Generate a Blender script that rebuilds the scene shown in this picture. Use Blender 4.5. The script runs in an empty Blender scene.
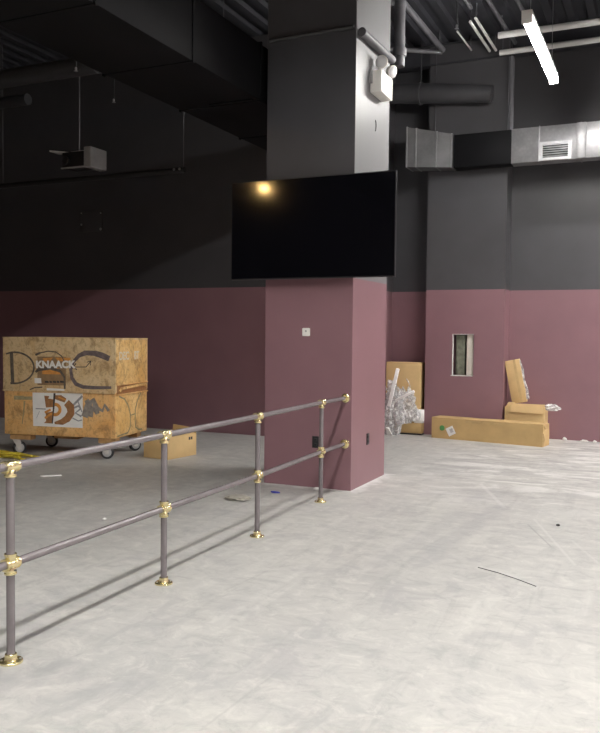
import bpy, bmesh, math, random
from mathutils import Vector, Matrix, noise
random.seed(7)
sc = bpy.context.scene
COL = sc.collection
PI = math.pi

# ------------------------------------------------------------------ materials
def new_mat(name):
    m = bpy.data.materials.new(name); m.use_nodes = True
    nt = m.node_tree
    return m, nt, nt.nodes['Principled BSDF']

def N(nt, kind, **kw):
    n = nt.nodes.new(kind)
    for k, v in kw.items():
        if hasattr(n, k): setattr(n, k, v)
        else: n.inputs[k].default_value = v
    return n

def math_node(nt, op, a, b=None, c=None, clamp=False):
    n = nt.nodes.new('ShaderNodeMath'); n.operation = op; n.use_clamp = clamp
    for i, v in enumerate((a, b, c)):
        if v is None: continue
        if isinstance(v, (int, float)): n.inputs[i].default_value = v
        else: nt.links.new(v, n.inputs[i])
    return n.outputs[0]

def mix(nt, fac, a, b):
    n = nt.nodes.new('ShaderNodeMix'); n.data_type = 'RGBA'
    for sock, v in ((n.inputs['Factor'], fac), (n.inputs['A'], a), (n.inputs['B'], b)):
        pass
    for idx, v in ((0, fac), (6, a), (7, b)):
        if isinstance(v, (int, float)): n.inputs[idx].default_value = v
        elif isinstance(v, tuple): n.inputs[idx].default_value = (*v, 1) if len(v) == 3 else v
        else: nt.links.new(v, n.inputs[idx])
    return n.outputs[2]

def ramp(nt, src, p0, p1):
    n = nt.nodes.new('ShaderNodeMapRange'); n.clamp = True
    n.inputs['From Min'].default_value = p0; n.inputs['From Max'].default_value = p1
    nt.links.new(src, n.inputs['Value'])
    return n.outputs['Result']

def noise_tex(nt, vec, scale, detail=4, rough=.55, dist=0.0):
    n = nt.nodes.new('ShaderNodeTexNoise')
    n.inputs['Scale'].default_value = scale; n.inputs['Detail'].default_value = detail
    n.inputs['Roughness'].default_value = rough; n.inputs['Distortion'].default_value = dist
    nt.links.new(vec, n.inputs['Vector'])
    return n.outputs['Fac']

def mapped(nt, vec, scale=(1, 1, 1), rot=(0, 0, 0)):
    n = nt.nodes.new('ShaderNodeMapping')
    n.inputs['Scale'].default_value = scale; n.inputs['Rotation'].default_value = rot
    nt.links.new(vec, n.inputs['Vector'])
    return n.outputs['Vector']

def bump(nt, b, src, strength=.2, dist=.01):
    n = nt.nodes.new('ShaderNodeBump')
    n.inputs['Strength'].default_value = strength; n.inputs['Distance'].default_value = dist
    nt.links.new(src, n.inputs['Height']); nt.links.new(n.outputs['Normal'], b.inputs['Normal'])

def simple(name, rgb, rough=.6, metal=0.0, var=.12, scale=6, bmp=0.0, spec=.5, emit=None):
    m, nt, b = new_mat(name)
    tc = nt.nodes.new('ShaderNodeTexCoord')
    f = noise_tex(nt, tc.outputs['Object'], scale)
    f = ramp(nt, f, .3, .7)
    d = tuple(max(0, c * (1 - var)) for c in rgb); l = tuple(min(1, c * (1 + var)) for c in rgb)
    nt.links.new(mix(nt, f, d, l), b.inputs['Base Color'])
    b.inputs['Roughness'].default_value = rough; b.inputs['Metallic'].default_value = metal
    b.inputs['Specular IOR Level'].default_value = spec
    if bmp: bump(nt, b, noise_tex(nt, tc.outputs['Object'], scale * 6), bmp, .004)
    if emit:
        b.inputs['Emission Color'].default_value = (*emit[0], 1); b.inputs['Emission Strength'].default_value = emit[1]
    return m

PURPLE = (.238, .128, .146)
BLACK = (.062, .061, .067)

def wall_paint(name, line, upper=BLACK, lower=PURPLE, side=None):
    m, nt, b = new_mat(name)
    g = nt.nodes.new('ShaderNodeNewGeometry')
    s = nt.nodes.new('ShaderNodeSeparateXYZ'); nt.links.new(g.outputs['Position'], s.inputs[0])
    t = math_node(nt, 'GREATER_THAN', s.outputs['Z'], line)
    n1 = ramp(nt, noise_tex(nt, g.outputs['Position'], 1.3, 5), .3, .7)
    lo = mix(nt, n1, tuple(c * .93 for c in lower), tuple(c * 1.06 for c in lower))
    up = mix(nt, n1, tuple(c * .9 for c in upper), tuple(c * 1.1 for c in upper))
    if side:   # brightness lifted by colour: the column's +X face is paler above the purple
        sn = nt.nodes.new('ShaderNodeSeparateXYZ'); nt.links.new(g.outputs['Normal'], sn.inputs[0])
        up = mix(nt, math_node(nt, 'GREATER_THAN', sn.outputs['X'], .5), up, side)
    nt.links.new(mix(nt, t, lo, up), b.inputs['Base Color'])
    b.inputs['Roughness'].default_value = .42
    b.inputs['Specular IOR Level'].default_value = .5
    bump(nt, b, noise_tex(nt, g.outputs['Position'], 90, 2), .08, .003)
    return m

M = {}
M['wall'] = wall_paint('two_tone_wall_paint', 2.48)
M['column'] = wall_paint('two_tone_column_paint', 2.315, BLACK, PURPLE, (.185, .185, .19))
M['ceiling'] = simple('black_sprayed_deck', (.032, .033, .040), .6, .0, .2, 3)
M['black_metal'] = simple('black_painted_metal', (.040, .041, .044), .5, 0, .2, 4, .1)
M['duct_black'] = simple('black_painted_duct', (.0065, .0065, .0075), .6, 0, .15, 1.5, .08, .09)
M['pipe_grey'] = simple('grey_painted_pipe', (.10, .10, .11), .55, 0, .15, 5)
M['steel'] = simple('bright_steel', (.62, .62, .63), .35, .9, .1, 8)
M['rail'] = simple('mauve_grey_pipe_paint', (.155, .136, .142), .26, .0, .08, 12, 0, .6)
M['brass'] = simple('polished_brass', (.92, .80, .46), .26, .95, .12, 30)
M['white_plastic'] = simple('white_plastic', (.90, .89, .84), .45, 0, .03, 5)
M['lamp_glass'] = simple('pale_lamp_lens', (.85, .85, .85), .2, 0, .03, 5)
M['black_plastic'] = simple('black_plastic', (.018, .018, .02), .4, 0, .1, 5)
M['grey_plastic'] = simple('grey_plastic', (.38, .38, .38), .5, 0, .08, 8)
M['bezel'] = simple('dark_bezel', (.03, .03, .034), .35, .3, .05, 5)
M['kraft'] = simple('kraft_cardboard', (.60, .42, .20), .8, 0, .10, 3, .15)
M['kraft_pale'] = simple('pale_kraft_cardboard', (.62, .44, .22), .8, 0, .10, 4, .15)
M['kraft_dark'] = simple('brown_kraft_cardboard', (.54, .37, .165), .8, 0, .10, 3, .15)
M['tape'] = simple('packing_tape', (.55, .39, .19), .25, 0, .1, 12)
M['foam'] = simple('white_foam', (.93, .92, .90), .7, 0, .04, 10)
M['paper'] = simple('white_paper', (.80, .79, .76), .7, 0, .05, 10)
M['green'] = simple('green_print', (.10, .32, .10), .6, 0, .1, 10)
M['grey_print'] = simple('grey_print', (.30, .30, .31), .7, 0, .2, 40)
M['brown_print'] = simple('brown_print', (.33, .155, .06), .65, 0, .25, 20)
M['orange_print'] = simple('orange_print', (.62, .27, .06), .65, 0, .2, 20)
M['dark_print'] = simple('dark_print', (.05, .042, .04), .7, 0, .3, 30)
M['spray_black'] = simple('charcoal_spray_paint', (.105, .085, .065), .7, 0, .45, 18)
M['spray_mauve'] = simple('brown_grey_spray_paint', (.15, .115, .115), .7, 0, .3, 18)
M['spray_grey'] = simple('grey_spray_paint', (.26, .23, .20), .7, 0, .3, 18)
M['spray_pale'] = simple('pale_stencil_paint', (.66, .58, .44), .7, 0, .25, 30)
M['rubber'] = simple('black_rubber', (.025, .025, .027), .6, 0, .2, 10)
M['caster'] = simple('dull_zinc', (.50, .48, .45), .5, .3, .2, 10)
M['wood'] = simple('skid_wood', (.45, .27, .12), .75, 0, .25, 9, .2)
M['yellow'] = simple('yellow_strap', (.62, .50, .05), .6, 0, .25, 14)
M['scrap'] = simple('dull_plastic', (.40, .38, .33), .3, 0, .2, 20)
M['blue'] = simple('blue_scrap', (.05, .06, .40), .5, 0, .1, 10)
M['stud'] = simple('grey_green_stud', (.20, .21, .16), .5, .2, .35, 14)
M['cream'] = simple('cream_board', (.72, .68, .60), .7, 0, .06, 8)
M['void'] = simple('dark_cavity', (.03, .03, .028), .8, 0, .2, 5)
M['gypsum'] = simple('cut_gypsum_edge', (.62, .60, .58), .8, 0, .2, 20)
M['plaster'] = simple('plaster_crumb', (.75, .74, .72), .9, 0, .1, 20)
def lens_mat(name, strength): return simple(name, (1, 1, 1), .5, 0, 0, 1, 0, .5, ((1.0, .97, .93), strength))
M['tube'] = lens_mat('strip_light_lens', 160)
M['tube_rear'] = lens_mat('bright_strip_light_lens', 325)
M['tube_side'] = lens_mat('side_strip_light_lens', 130)
M['tube_far'] = lens_mat('far_strip_light_lens', 570)
M['tube_fill'] = lens_mat('fill_strip_light_lens', 100)
M['tube_back_fill'] = lens_mat('back_fill_light_lens', 330)
M['bulb'] = simple('warm_bulb', (1, .8, .5), .5, 0, 0, 1, 0, .5, ((1.0, .62, .22), 330))
M['white_metal'] = simple('white_enamel', (.8, .8, .78), .4, 0, .03, 5)

def screen_mat():
    m, nt, b = new_mat('glossy_dark_screen')
    tc = nt.nodes.new('ShaderNodeTexCoord')
    f = noise_tex(nt, tc.outputs['Object'], 2)
    nt.links.new(mix(nt, f, (.002, .002, .003), (.004, .004, .006)), b.inputs['Base Color'])
    b.inputs['Roughness'].default_value = .075; b.inputs['Specular IOR Level'].default_value = .45
    return m
M['screen'] = screen_mat()

def galvanised(name, k):
    m, nt, b = new_mat(name)
    tc = nt.nodes.new('ShaderNodeTexCoord')
    v = nt.nodes.new('ShaderNodeTexVoronoi'); v.inputs['Scale'].default_value = 22
    nt.links.new(tc.outputs['Object'], v.inputs['Vector'])
    f = noise_tex(nt, tc.outputs['Object'], 3, 5)
    c = mix(nt, ramp(nt, f, .3, .7), (.34 * k, .34 * k, .35 * k), (.52 * k, .52 * k, .53 * k))
    nt.links.new(mix(nt, math_node(nt, 'MULTIPLY', v.outputs['Distance'], .35), c, (.25, .25, .26)), b.inputs['Base Color'])
    b.inputs['Metallic'].default_value = .75; b.inputs['Roughness'].default_value = .45
    bump(nt, b, noise_tex(nt, tc.outputs['Object'], 4, 2), .25, .02)
    return m
M['galv'] = galvanised('galvanised_sheet', 1.0); M['galv_dull'] = galvanised('dull_galvanised_sheet', .45)

def rusty(name, base, rust, dark, amount):
    m, nt, b = new_mat(name)
    tc = nt.nodes.new('ShaderNodeTexCoord'); o = tc.outputs['Object']
    n1 = noise_tex(nt, o, 3.0, 8, .68, .6)
    n2 = noise_tex(nt, mapped(nt, o, (1, 1, .8)), 5.5, 8, .74, .5)
    n3 = noise_tex(nt, o, 26, 6, .75)
    n4 = noise_tex(nt, mapped(nt, o, (5, 5, .5)), 3.0, 5, .6, .2)
    c = mix(nt, ramp(nt, n1, .52 - amount * .25, .66), base, rust)
    c = mix(nt, math_node(nt, 'MULTIPLY', ramp(nt, n4, .52, .68), .45), c, rust)
    c = mix(nt, math_node(nt, 'MULTIPLY', ramp(nt, n2, .51, .63), .8), c, dark)
    c = mix(nt, math_node(nt, 'MULTIPLY', ramp(nt, n3, .52, .64), .55), c, dark)
    c = mix(nt, math_node(nt, 'MULTIPLY', ramp(nt, n3, .42, .32), .35), c, tuple(min(1, x * 1.35) for x in base))
    nt.links.new(c, b.inputs['Base Color'])
    b.inputs['Roughness'].default_value = .55
    bump(nt, b, n2, .15, .004)
    return m
M['crate_lid'] = rusty('worn_tan_paint', (.68, .52, .30), (.62, .42, .20), (.30, .18, .08), .3)
M['crate_body'] = rusty('worn_ochre_paint', (.80, .53, .24), (.72, .38, .12), (.34, .18, .07), .6)
M['crate_side'] = rusty('worn_orange_paint', (.80, .56, .25), (.68, .40, .13), (.30, .15, .05), .6)

def plastic_wrap():
    m = bpy.data.materials.new('clear_plastic_wrap'); m.use_nodes = True
    nt = m.node_tree; nt.nodes.clear()
    out = nt.nodes.new('ShaderNodeOutputMaterial')
    tr = nt.nodes.new('ShaderNodeBsdfTransparent'); tr.inputs[0].default_value = (.93, .94, .95, 1)
    gl = nt.nodes.new('ShaderNodeBsdfGlossy'); gl.inputs['Roughness'].default_value = .18; gl.inputs[0].default_value = (.95, .95, .96, 1)
    df = nt.nodes.new('ShaderNodeBsdfDiffuse'); df.inputs[0].default_value = (.93, .93, .93, 1)
    tc = nt.nodes.new('ShaderNodeTexCoord')
    f = ramp(nt, noise_tex(nt, tc.outputs['Object'], 16, 5, .6, 1.0), .42, .66)
    m1 = nt.nodes.new('ShaderNodeMixShader'); m1.inputs[0].default_value = .72
    nt.links.new(gl.outputs[0], m1.inputs[1]); nt.links.new(df.outputs[0], m1.inputs[2])
    m2 = nt.nodes.new('ShaderNodeMixShader')
    nt.links.new(math_node(nt, 'MULTIPLY_ADD', f, .62, .30), m2.inputs[0])
    nt.links.new(tr.outputs[0], m2.inputs[1]); nt.links.new(m1.outputs[0], m2.inputs[2])
    bp = nt.nodes.new('ShaderNodeBump'); bp.inputs['Strength'].default_value = .9; bp.inputs['Distance'].default_value = .03
    nt.links.new(noise_tex(nt, tc.outputs['Object'], 22, 4, .6, 1.5), bp.inputs['Height'])
    nt.links.new(bp.outputs[0], gl.inputs['Normal']); nt.links.new(bp.outputs[0], df.inputs['Normal'])
    nt.links.new(m2.outputs[0], out.inputs['Surface'])
    return m
M['wrap'] = plastic_wrap()

COLX0, COLX1, COLY0, COLY1 = -4.14, -3.08, 8.11, 9.25

def floor_mat():
    m, nt, b = new_mat('dusty_concrete')
    g = nt.nodes.new('ShaderNodeNewGeometry'); P = g.outputs['Position']
    s = nt.nodes.new('ShaderNodeSeparateXYZ'); nt.links.new(P, s.inputs[0])
    X, Y = s.outputs['X'], s.outputs['Y']
    big = noise_tex(nt, P, .42, 4, .55, .3)
    med = noise_tex(nt, P, 1.7, 7, .62, .5)
    fine = noise_tex(nt, P, 14, 6, .7)
    mot = noise_tex(nt, mapped(nt, P, (1, 1.25, 1), (0, 0, .5)), 6.0, 9, .74, .7)
    blot = noise_tex(nt, mapped(nt, P, (1.3, 1, 1), (0, 0, .9)), 2.1, 5, .6, 1.1)
    # trowel sweeps: noise stretched along two directions
    sw1 = noise_tex(nt, mapped(nt, P, (.45, 2.6, 1), (0, 0, math.radians(35))), 1.5, 6, .62, .6)
    sw2 = noise_tex(nt, mapped(nt, P, (3.6, .45, 1), (0, 0, math.radians(-4))), 1.3, 7, .66, .5)
    c = mix(nt, ramp(nt, med, .3, .7), (.385, .385, .375), (.475, .47, .45))
    c = mix(nt, math_node(nt, 'MULTIPLY', ramp(nt, big, .38, .62), .5), c, (.52, .51, .475))
    c = mix(nt, math_node(nt, 'MULTIPLY', ramp(nt, sw1, .54, .72), .5), c, (.30, .30, .30))
    c = mix(nt, math_node(nt, 'MULTIPLY', ramp(nt, sw2, .55, .72), .42), c, (.60, .59, .56))
    c = mix(nt, math_node(nt, 'MULTIPLY', ramp(nt, sw2, .45, .32), .5), c, (.30, .30, .295))
    c = mix(nt, math_node(nt, 'MULTIPLY', ramp(nt, mot, .52, .64), .5), c, (.60, .59, .55))
    c = mix(nt, math_node(nt, 'MULTIPLY', ramp(nt, mot, .48, .36), .5), c, (.31, .31, .305))
    c = mix(nt, math_node(nt, 'MULTIPLY', ramp(nt, blot, .54, .64), .42), c, (.33, .325, .33))
    # white filler dust smeared across the back right and round the column foot
    smear = noise_tex(nt, mapped(nt, P, (.8, 2.2, 1), (0, 0, math.radians(-14))), 1.6, 7, .65, .9)
    back = ramp(nt, Y, 7.6, 9.8)
    right = ramp(nt, X, -3.2, -2.3)
    zone = math_node(nt, 'MULTIPLY', back, right)
    c = mix(nt, math_node(nt, 'MULTIPLY', zone, math_node(nt, 'MULTIPLY', ramp(nt, smear, .50, .60), .75)), c, (.70, .69, .67))
    c = mix(nt, math_node(nt, 'MULTIPLY', zone, math_node(nt, 'MULTIPLY', ramp(nt, smear, .47, .36), .6)), c, (.27, .265, .275))
    dx = math_node(nt, 'SUBTRACT', math_node(nt, 'ABSOLUTE', math_node(nt, 'SUBTRACT', X, (COLX0 + COLX1) / 2)), (COLX1 - COLX0) / 2)
    dy = math_node(nt, 'SUBTRACT', math_node(nt, 'ABSOLUTE', math_node(nt, 'SUBTRACT', Y, (COLY0 + COLY1) / 2)), (COLY1 - COLY0) / 2)
    d = math_node(nt, 'MAXIMUM', dx, dy)
    rag = math_node(nt, 'MULTIPLY_ADD', noise_tex(nt, P, 7, 4), .30, -.13)
    rim = ramp(nt, math_node(nt, 'SUBTRACT', d, rag), .11, .0)
    c = mix(nt, math_node(nt, 'MULTIPLY', rim, .85), c, (.74, .73, .72))
    # floor colour turning darker towards the left room
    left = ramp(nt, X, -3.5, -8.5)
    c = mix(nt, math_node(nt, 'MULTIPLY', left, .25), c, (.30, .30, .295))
    # thin pale scuffs and one dark tyre line
    def line(x0, y0, x1, y1, w):
        L2 = (x1 - x0) ** 2 + (y1 - y0) ** 2
        ax = math_node(nt, 'SUBTRACT', X, x0); ay = math_node(nt, 'SUBTRACT', Y, y0)
        t = math_node(nt, 'ADD', math_node(nt, 'MULTIPLY', ax, (x1 - x0) / L2), math_node(nt, 'MULTIPLY', ay, (y1 - y0) / L2), clamp=True)
        ex = math_node(nt, 'SUBTRACT', ax, math_node(nt, 'MULTIPLY', t, x1 - x0)); ey = math_node(nt, 'SUBTRACT', ay, math_node(nt, 'MULTIPLY', t, y1 - y0))
        dd = math_node(nt, 'SQRT', math_node(nt, 'ADD', math_node(nt, 'MULTIPLY', ex, ex), math_node(nt, 'MULTIPLY', ey, ey)))
        return ramp(nt, dd, w, w * .35)
    for (x0, y0, x1, y1, w, k, col) in (
            (-1.06, 7.62, -.57, 6.24, .018, .28, (.64, .63, .60)), (-.66, 6.97, -.40, 6.33, .018, .22, (.62, .61, .58)),
            (-1.89, 9.2, -1.41, 8.02, .03, .3, (.66, .65, .63)), (-1.09, 7.4, -.80, 6.7, .012, .5, (.25, .25, .25)),
            (-1.65, 5.85, -1.46, 8.04, .14, .34, (.30, .30, .31)), (-1.9, 5.6, -1.75, 7.6, .12, .28, (.30, .30, .31)),
            (-1.77, 2.89, -1.734, 3.62, .010, .22, (.28, .28, .28)),
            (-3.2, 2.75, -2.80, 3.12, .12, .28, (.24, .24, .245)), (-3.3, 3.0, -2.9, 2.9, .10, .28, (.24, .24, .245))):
        c = mix(nt, math_node(nt, 'MULTIPLY', line(x0, y0, x1, y1, w), k), c, col)
    c = mix(nt, math_node(nt, 'MULTIPLY', ramp(nt, fine, .60, .75), .3), c, (.30, .30, .29))
    nt.links.new(c, b.inputs['Base Color'])
    nt.links.new(math_node(nt, 'MULTIPLY_ADD', med, .35, .33), b.inputs['Roughness'])
    b.inputs['Specular IOR Level'].default_value = .4
    bump(nt, b, fine, .06, .004)
    return m
M['floor'] = floor_mat()

# ------------------------------------------------------------------ mesh builder
class MB:
    def __init__(self): self.bm = bmesh.new()
    def _new(self, verts): return [self.bm.verts.new(v) for v in verts]
    def box(self, x0, x1, y0, y1, z0, z1, bev=0.0, mtx=None, segs=2):
        t = bmesh.new(); bmesh.ops.create_cube(t, size=1)
        for v in t.verts:
            v.co = Vector(((x0 + x1) / 2 + v.co.x * (x1 - x0), (y0 + y1) / 2 + v.co.y * (y1 - y0), (z0 + z1) / 2 + v.co.z * (z1 - z0)))
        if bev: bmesh.ops.bevel(t, geom=t.edges[:], offset=bev, segments=segs, affect='EDGES', profile=.5)
        if mtx: t.transform(mtx)
        self.merge(t); return self
    def merge(self, t):
        me = bpy.data.meshes.new('tmp'); t.to_mesh(me); t.free(); self.bm.from_mesh(me); bpy.data.meshes.remove(me)
    def tube(self, pts, r, n=14, cap=True):
        pts = [Vector(p) for p in pts]; rs = r if isinstance(r, (list, tuple)) else [r] * len(pts)
        rings = []; up = None
        for i, p in enumerate(pts):
            d = (pts[min(i + 1, len(pts) - 1)] - pts[max(i - 1, 0)]).normalized()
            if up is None: up = Vector((0, 0, 1)) if abs(d.z) < .9 else Vector((1, 0, 0))
            a = (up - d * up.dot(d)).normalized(); up = a; bb = d.cross(a)
            rings.append([self.bm.verts.new(p + a * math.cos(2 * PI * k / n) * rs[i] + bb * math.sin(2 * PI * k / n) * rs[i]) for k in range(n)])
        for i in range(len(rings) - 1):
            for k in range(n):
                f = self.bm.faces.new((rings[i][k], rings[i][(k + 1) % n], rings[i + 1][(k + 1) % n], rings[i + 1][k])); f.smooth = True
        if cap: self.bm.faces.new(list(reversed(rings[0]))); self.bm.faces.new(rings[-1])
        return self
    def lathe(self, prof, org=(0, 0, 0), axis=(0, 0, 1), n=24):
        """prof: list of (radius, height) along axis"""
        q = Vector((0, 0, 1)).rotation_difference(Vector(axis).normalized()); o = Vector(org); rings = []
        for r, h in prof:
            rings.append([self.bm.verts.new(o + q @ Vector((max(r, 1e-5) * math.cos(2 * PI * k / n), max(r, 1e-5) * math.sin(2 * PI * k / n), h))) for k in range(n)])
        for i in range(len(rings) - 1):
            for k in range(n):
                f = self.bm.faces.new((rings[i][k], rings[i][(k + 1) % n], rings[i + 1][(k + 1) % n], rings[i + 1][k])); f.smooth = True
        self.bm.faces.new(list(reversed(rings[0]))); self.bm.faces.new(rings[-1])
        return self
    def hull(self, bottom, top):
        """prism between two equal polygons"""
        a = self._new(bottom); b = self._new(top); n = len(a)
        for k in range(n): self.bm.faces.new((a[k], a[(k + 1) % n], b[(k + 1) % n], b[k]))
        self.bm.faces.new(list(reversed(a))); self.bm.faces.new(b)
        return self
    def ribbon(self, pts, w, fr, t=.0015):
        """flat stroke in a local plane: pts (u,v), fr maps (u,v,h)->point, w width (number or list)"""
        n = len(pts); ws = w if isinstance(w, (list, tuple)) else [w] * n
        L, R = [], []
        for i, (u, v) in enumerate(pts):
            u0, v0 = pts[max(i - 1, 0)]; u1, v1 = pts[min(i + 1, n - 1)]
            d = Vector((u1 - u0, v1 - v0)); d = d.normalized() if d.length else Vector((1, 0)); nn = Vector((-d.y, d.x)) * ws[i] / 2
            L.append((u + nn.x, v + nn.y)); R.append((u - nn.x, v - nn.y))
        for i in range(n - 1):
            q = [L[i], R[i], R[i + 1], L[i + 1]]
            self.hull([fr(u, v, 0) for u, v in q], [fr(u, v, t) for u, v in q])
        return self
    def poly(self, pts, fr, t=.0015):
        return self.hull([fr(u, v, 0) for u, v in pts], [fr(u, v, t) for u, v in pts])
    def build(self, name, mat, parent=None, smooth=False):
        bmesh.ops.recalc_face_normals(self.bm, faces=self.bm.faces[:])
        me = bpy.data.meshes.new(name); self.bm.to_mesh(me); self.bm.free()
        o = bpy.data.objects.new(name, me); COL.objects.link(o); me.materials.append(mat)
        me.set_sharp_from_angle(angle=math.radians(38))
        if smooth:
            for p in me.polygons: p.use_smooth = True
        if parent: o.parent = parent
        return o

def tag(o, label=None, cat=None, group=None, kind=None):
    if label: o['label'] = label
    if cat: o['category'] = cat
    if group: o['group'] = group
    if kind: o['kind'] = kind
    return o

def thing(name, label, cat, loc=(0, 0, 0), rz=0.0, group=None):
    o = bpy.data.objects.new(name, None); COL.objects.link(o)
    o.location = loc; o.rotation_euler = (0, 0, rz); o.empty_display_size = .1
    return tag(o, label, cat, group)

def copy_tree(o, parent=None):
    c = o.copy(); COL.objects.link(c)
    if parent: c.parent = parent
    for ch in list(o.children): copy_tree(ch, c)
    return c

def text_mesh(body, size, offset=.0, extrude=.001, name='lettering', squeeze=1.0):
    cu = bpy.data.curves.new('t', 'FONT'); cu.body = body; cu.size = size; cu.offset = offset; cu.extrude = extrude
    cu.align_x = 'LEFT'
    o = bpy.data.objects.new('t', cu); COL.objects.link(o)
    dg = bpy.context.evaluated_depsgraph_get(); me = bpy.data.meshes.new_from_object(o.evaluated_get(dg))
    bpy.data.objects.remove(o); bpy.data.curves.remove(cu)
    me.transform(Matrix.Diagonal((squeeze, 1, 1, 1)))
    me.name = name
    return me

# ------------------------------------------------------------------ the setting
ZC = 6.6
def struct(name, mb, mat, label=None): return tag(mb.build(name, mat), label, None, None, 'structure')
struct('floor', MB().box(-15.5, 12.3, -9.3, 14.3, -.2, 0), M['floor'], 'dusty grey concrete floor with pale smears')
struct('wall_back_left', MB().box(-15.3, -4.5, 11.85, 12.05, 0, ZC), M['wall'])
struct('wall_recess_side', MB().box(-4.7, -4.5, 12.05, 14.04, 0, ZC), M['wall'])
struct('wall_back_right', MB().box(-4.7, 12.2, 13.84, 14.04, 0, ZC), M['wall'])
struct('wall_left', MB().box(-15.3, -15.1, -9.2, 11.85, 0, ZC), M['wall'])
struct('wall_right', MB().box(12.0, 12.2, -9.0, 13.84, 0, ZC), M['wall'])
struct('wall_front', MB().box(-15.1, 12.2, -9.2, -9.0, 0, ZC), M['wall'])
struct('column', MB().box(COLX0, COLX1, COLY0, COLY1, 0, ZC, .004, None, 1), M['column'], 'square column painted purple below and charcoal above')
# pilaster with a hole cut through its face
px0, px1, hx0, hx1, hz0, hz1 = -3.75, -2.422, -3.283, -2.922, 1.028, 1.736
mb = MB()
mb.box(px0, hx0, 13.4, 13.84, 0, ZC); mb.box(hx1, px1, 13.4, 13.84, 0, ZC)
mb.box(hx0, hx1, 13.4, 13.84, 0, hz0); mb.box(hx0, hx1, 13.4, 13.84, hz1, ZC); mb.box(hx0, hx1, 13.62, 13.84, hz0, hz1)
struct('wall_pilaster', mb, M['wall'], 'purple and charcoal pilaster with a square opening cut in it')
mb = MB(); e = .012
mb.box(hx0, hx0 + e, 13.399, 13.45, hz0, hz1); mb.box(hx0 + e, hx1, 13.399, 13.45, hz1 - e * .8, hz1); mb.box(hx0 - .02, hx1 - .01, 13.396, 13.45, hz0 - .004, hz0 + .012)
struct('trim_1', mb, M['gypsum'])
s = MB().box(-3.24, -3.09, 13.5, 13.62, hz0 + .012, hz1 - .01, .004)
s.box(-3.225, -3.19, 13.485, 13.5, hz0 + .012, 1.62, .003)
tag(s.build('metal_stud', M['stud']), 'grey-green metal stud standing inside the pilaster opening', 'stud')
tag(MB().box(-3.05, -2.937, 13.45, 13.60, hz0 + .012, hz1 - .01, .01).build('backing_board', M['cream']), 'cream board strip inside the pilaster opening beside the stud', 'board')
tag(MB().box(hx0 + e, hx1, 13.615, 13.62, hz0 + .012, hz1 - .01).build('trim_2', M['void']), kind='structure')

# corrugated deck
mb = MB(); pitch = .30; x = -15.3
prof = []
while x < 12.1:
    prof += [(x, ZC), (x + .11, ZC), (x + .14, ZC + .06), (x + .27, ZC + .06)]; x += pitch
va = [mb.bm.verts.new((u, -9.2, z)) for u, z in prof]; vb = [mb.bm.verts.new((u, 14.04, z)) for u, z in prof]
vc = [mb.bm.verts.new((u, -9.2, ZC + .12)) for u, z in prof]; vd = [mb.bm.verts.new((u, 14.04, ZC + .12)) for u, z in prof]
for i in range(len(prof) - 1):
    mb.bm.faces.new((va[i], va[i + 1], vb[i + 1], vb[i])); mb.bm.faces.new((vc[i], vd[i], vd[i + 1], vc[i + 1]))
struct('ceiling', mb, M['ceiling'], 'dark corrugated metal deck overhead')
for i, (yy, h) in enumerate(((13.45, .34), (9.8, .3), (4.5, .3), (-.5, .3))):
    mb = MB(); mb.box(-4.48, 12, yy - .09, yy + .09, ZC - h, ZC - h + .02); mb.box(-4.48, 12, yy - .01, yy + .01, ZC - h, ZC); mb.box(-4.48, 12, yy - .09, yy + .09, ZC - .02, ZC)
    struct('trim_%d' % (i + 3), mb, M['ceiling'])

# ------------------------------------------------------------------ television
tv = thing('television', 'wide black flat screen television mounted across the column', 'television', (-3.522, 7.93, 2.305))
w2, h = .9675, 1.09
MB().box(-w2 + .008, w2 - .008, 0, .004, .012, h - .008).build('screen', M['screen'], tv)
mb = MB()
mb.box(-w2, -w2 + .008, -.004, .03, 0, h); mb.box(w2 - .008, w2, -.004, .03, 0, h)
mb.box(-w2 + .008, w2 - .008, -.004, .03, 0, .012); mb.box(-w2 + .008, w2 - .008, -.004, .03, h - .008, h)
mb.build('bezel', M['bezel'], tv)
MB().box(-w2 + .01, w2 - .01, .005, .045, .01, h - .01, .008).box(-.6, .6, .045, .075, .1, .7, .012).build('back_housing', M['black_plastic'], tv)
mb = MB(); mb.box(-.35, .35, .15, .179, .25, .33); mb.box(-.35, .35, .15, .179, .7, .78)
for sx in (-.25, .25): mb.box(sx - .02, sx + .02, .075, .15, .2, .82)
mb.build('wall_bracket', M['black_metal'], tv)

# ------------------------------------------------------------------ pipe railing
rail = thing('guard_railing', 'low mauve-grey pipe railing with brass fittings, bolted to floor and column', 'railing', (-3.0, 1.65, 0))
ORG = Vector((-3.0, 1.65, 0))
posts = [(-2.99, 1.65), (-3.02, 3.075), (-3.055, 4.505), (-3.078, 5.913), (-3.147, 7.435)]
wallpt = (-3.152, COLY0)
def L(x, y, z): return Vector((x, y, z)) - ORG
TZ, MZ, PR = 1.013, .512, .0215
for nm, z in (('top_rail', TZ), ('mid_rail', MZ)):
    MB().tube([L(x, y, z) for x, y in posts] + [L(wallpt[0], wallpt[1] - .02, z)], PR, 18).build(nm, M['rail'], rail)
def collar(mb, c, ax, l0, l1, r=.0285):
    mb.lathe([(r * .93, l0), (r, l0 + .003), (r, l1 - .010), (r * 1.12, l1 - .008), (r * 1.12, l1), (PR, l1)], c, ax, 20)
def ball(mb, c, r):
    mb.lathe([(r * math.sin(PI * k / 10), -r * math.cos(PI * k / 10)) for k in range(11)], c, (0, 0, 1), 20)
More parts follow.
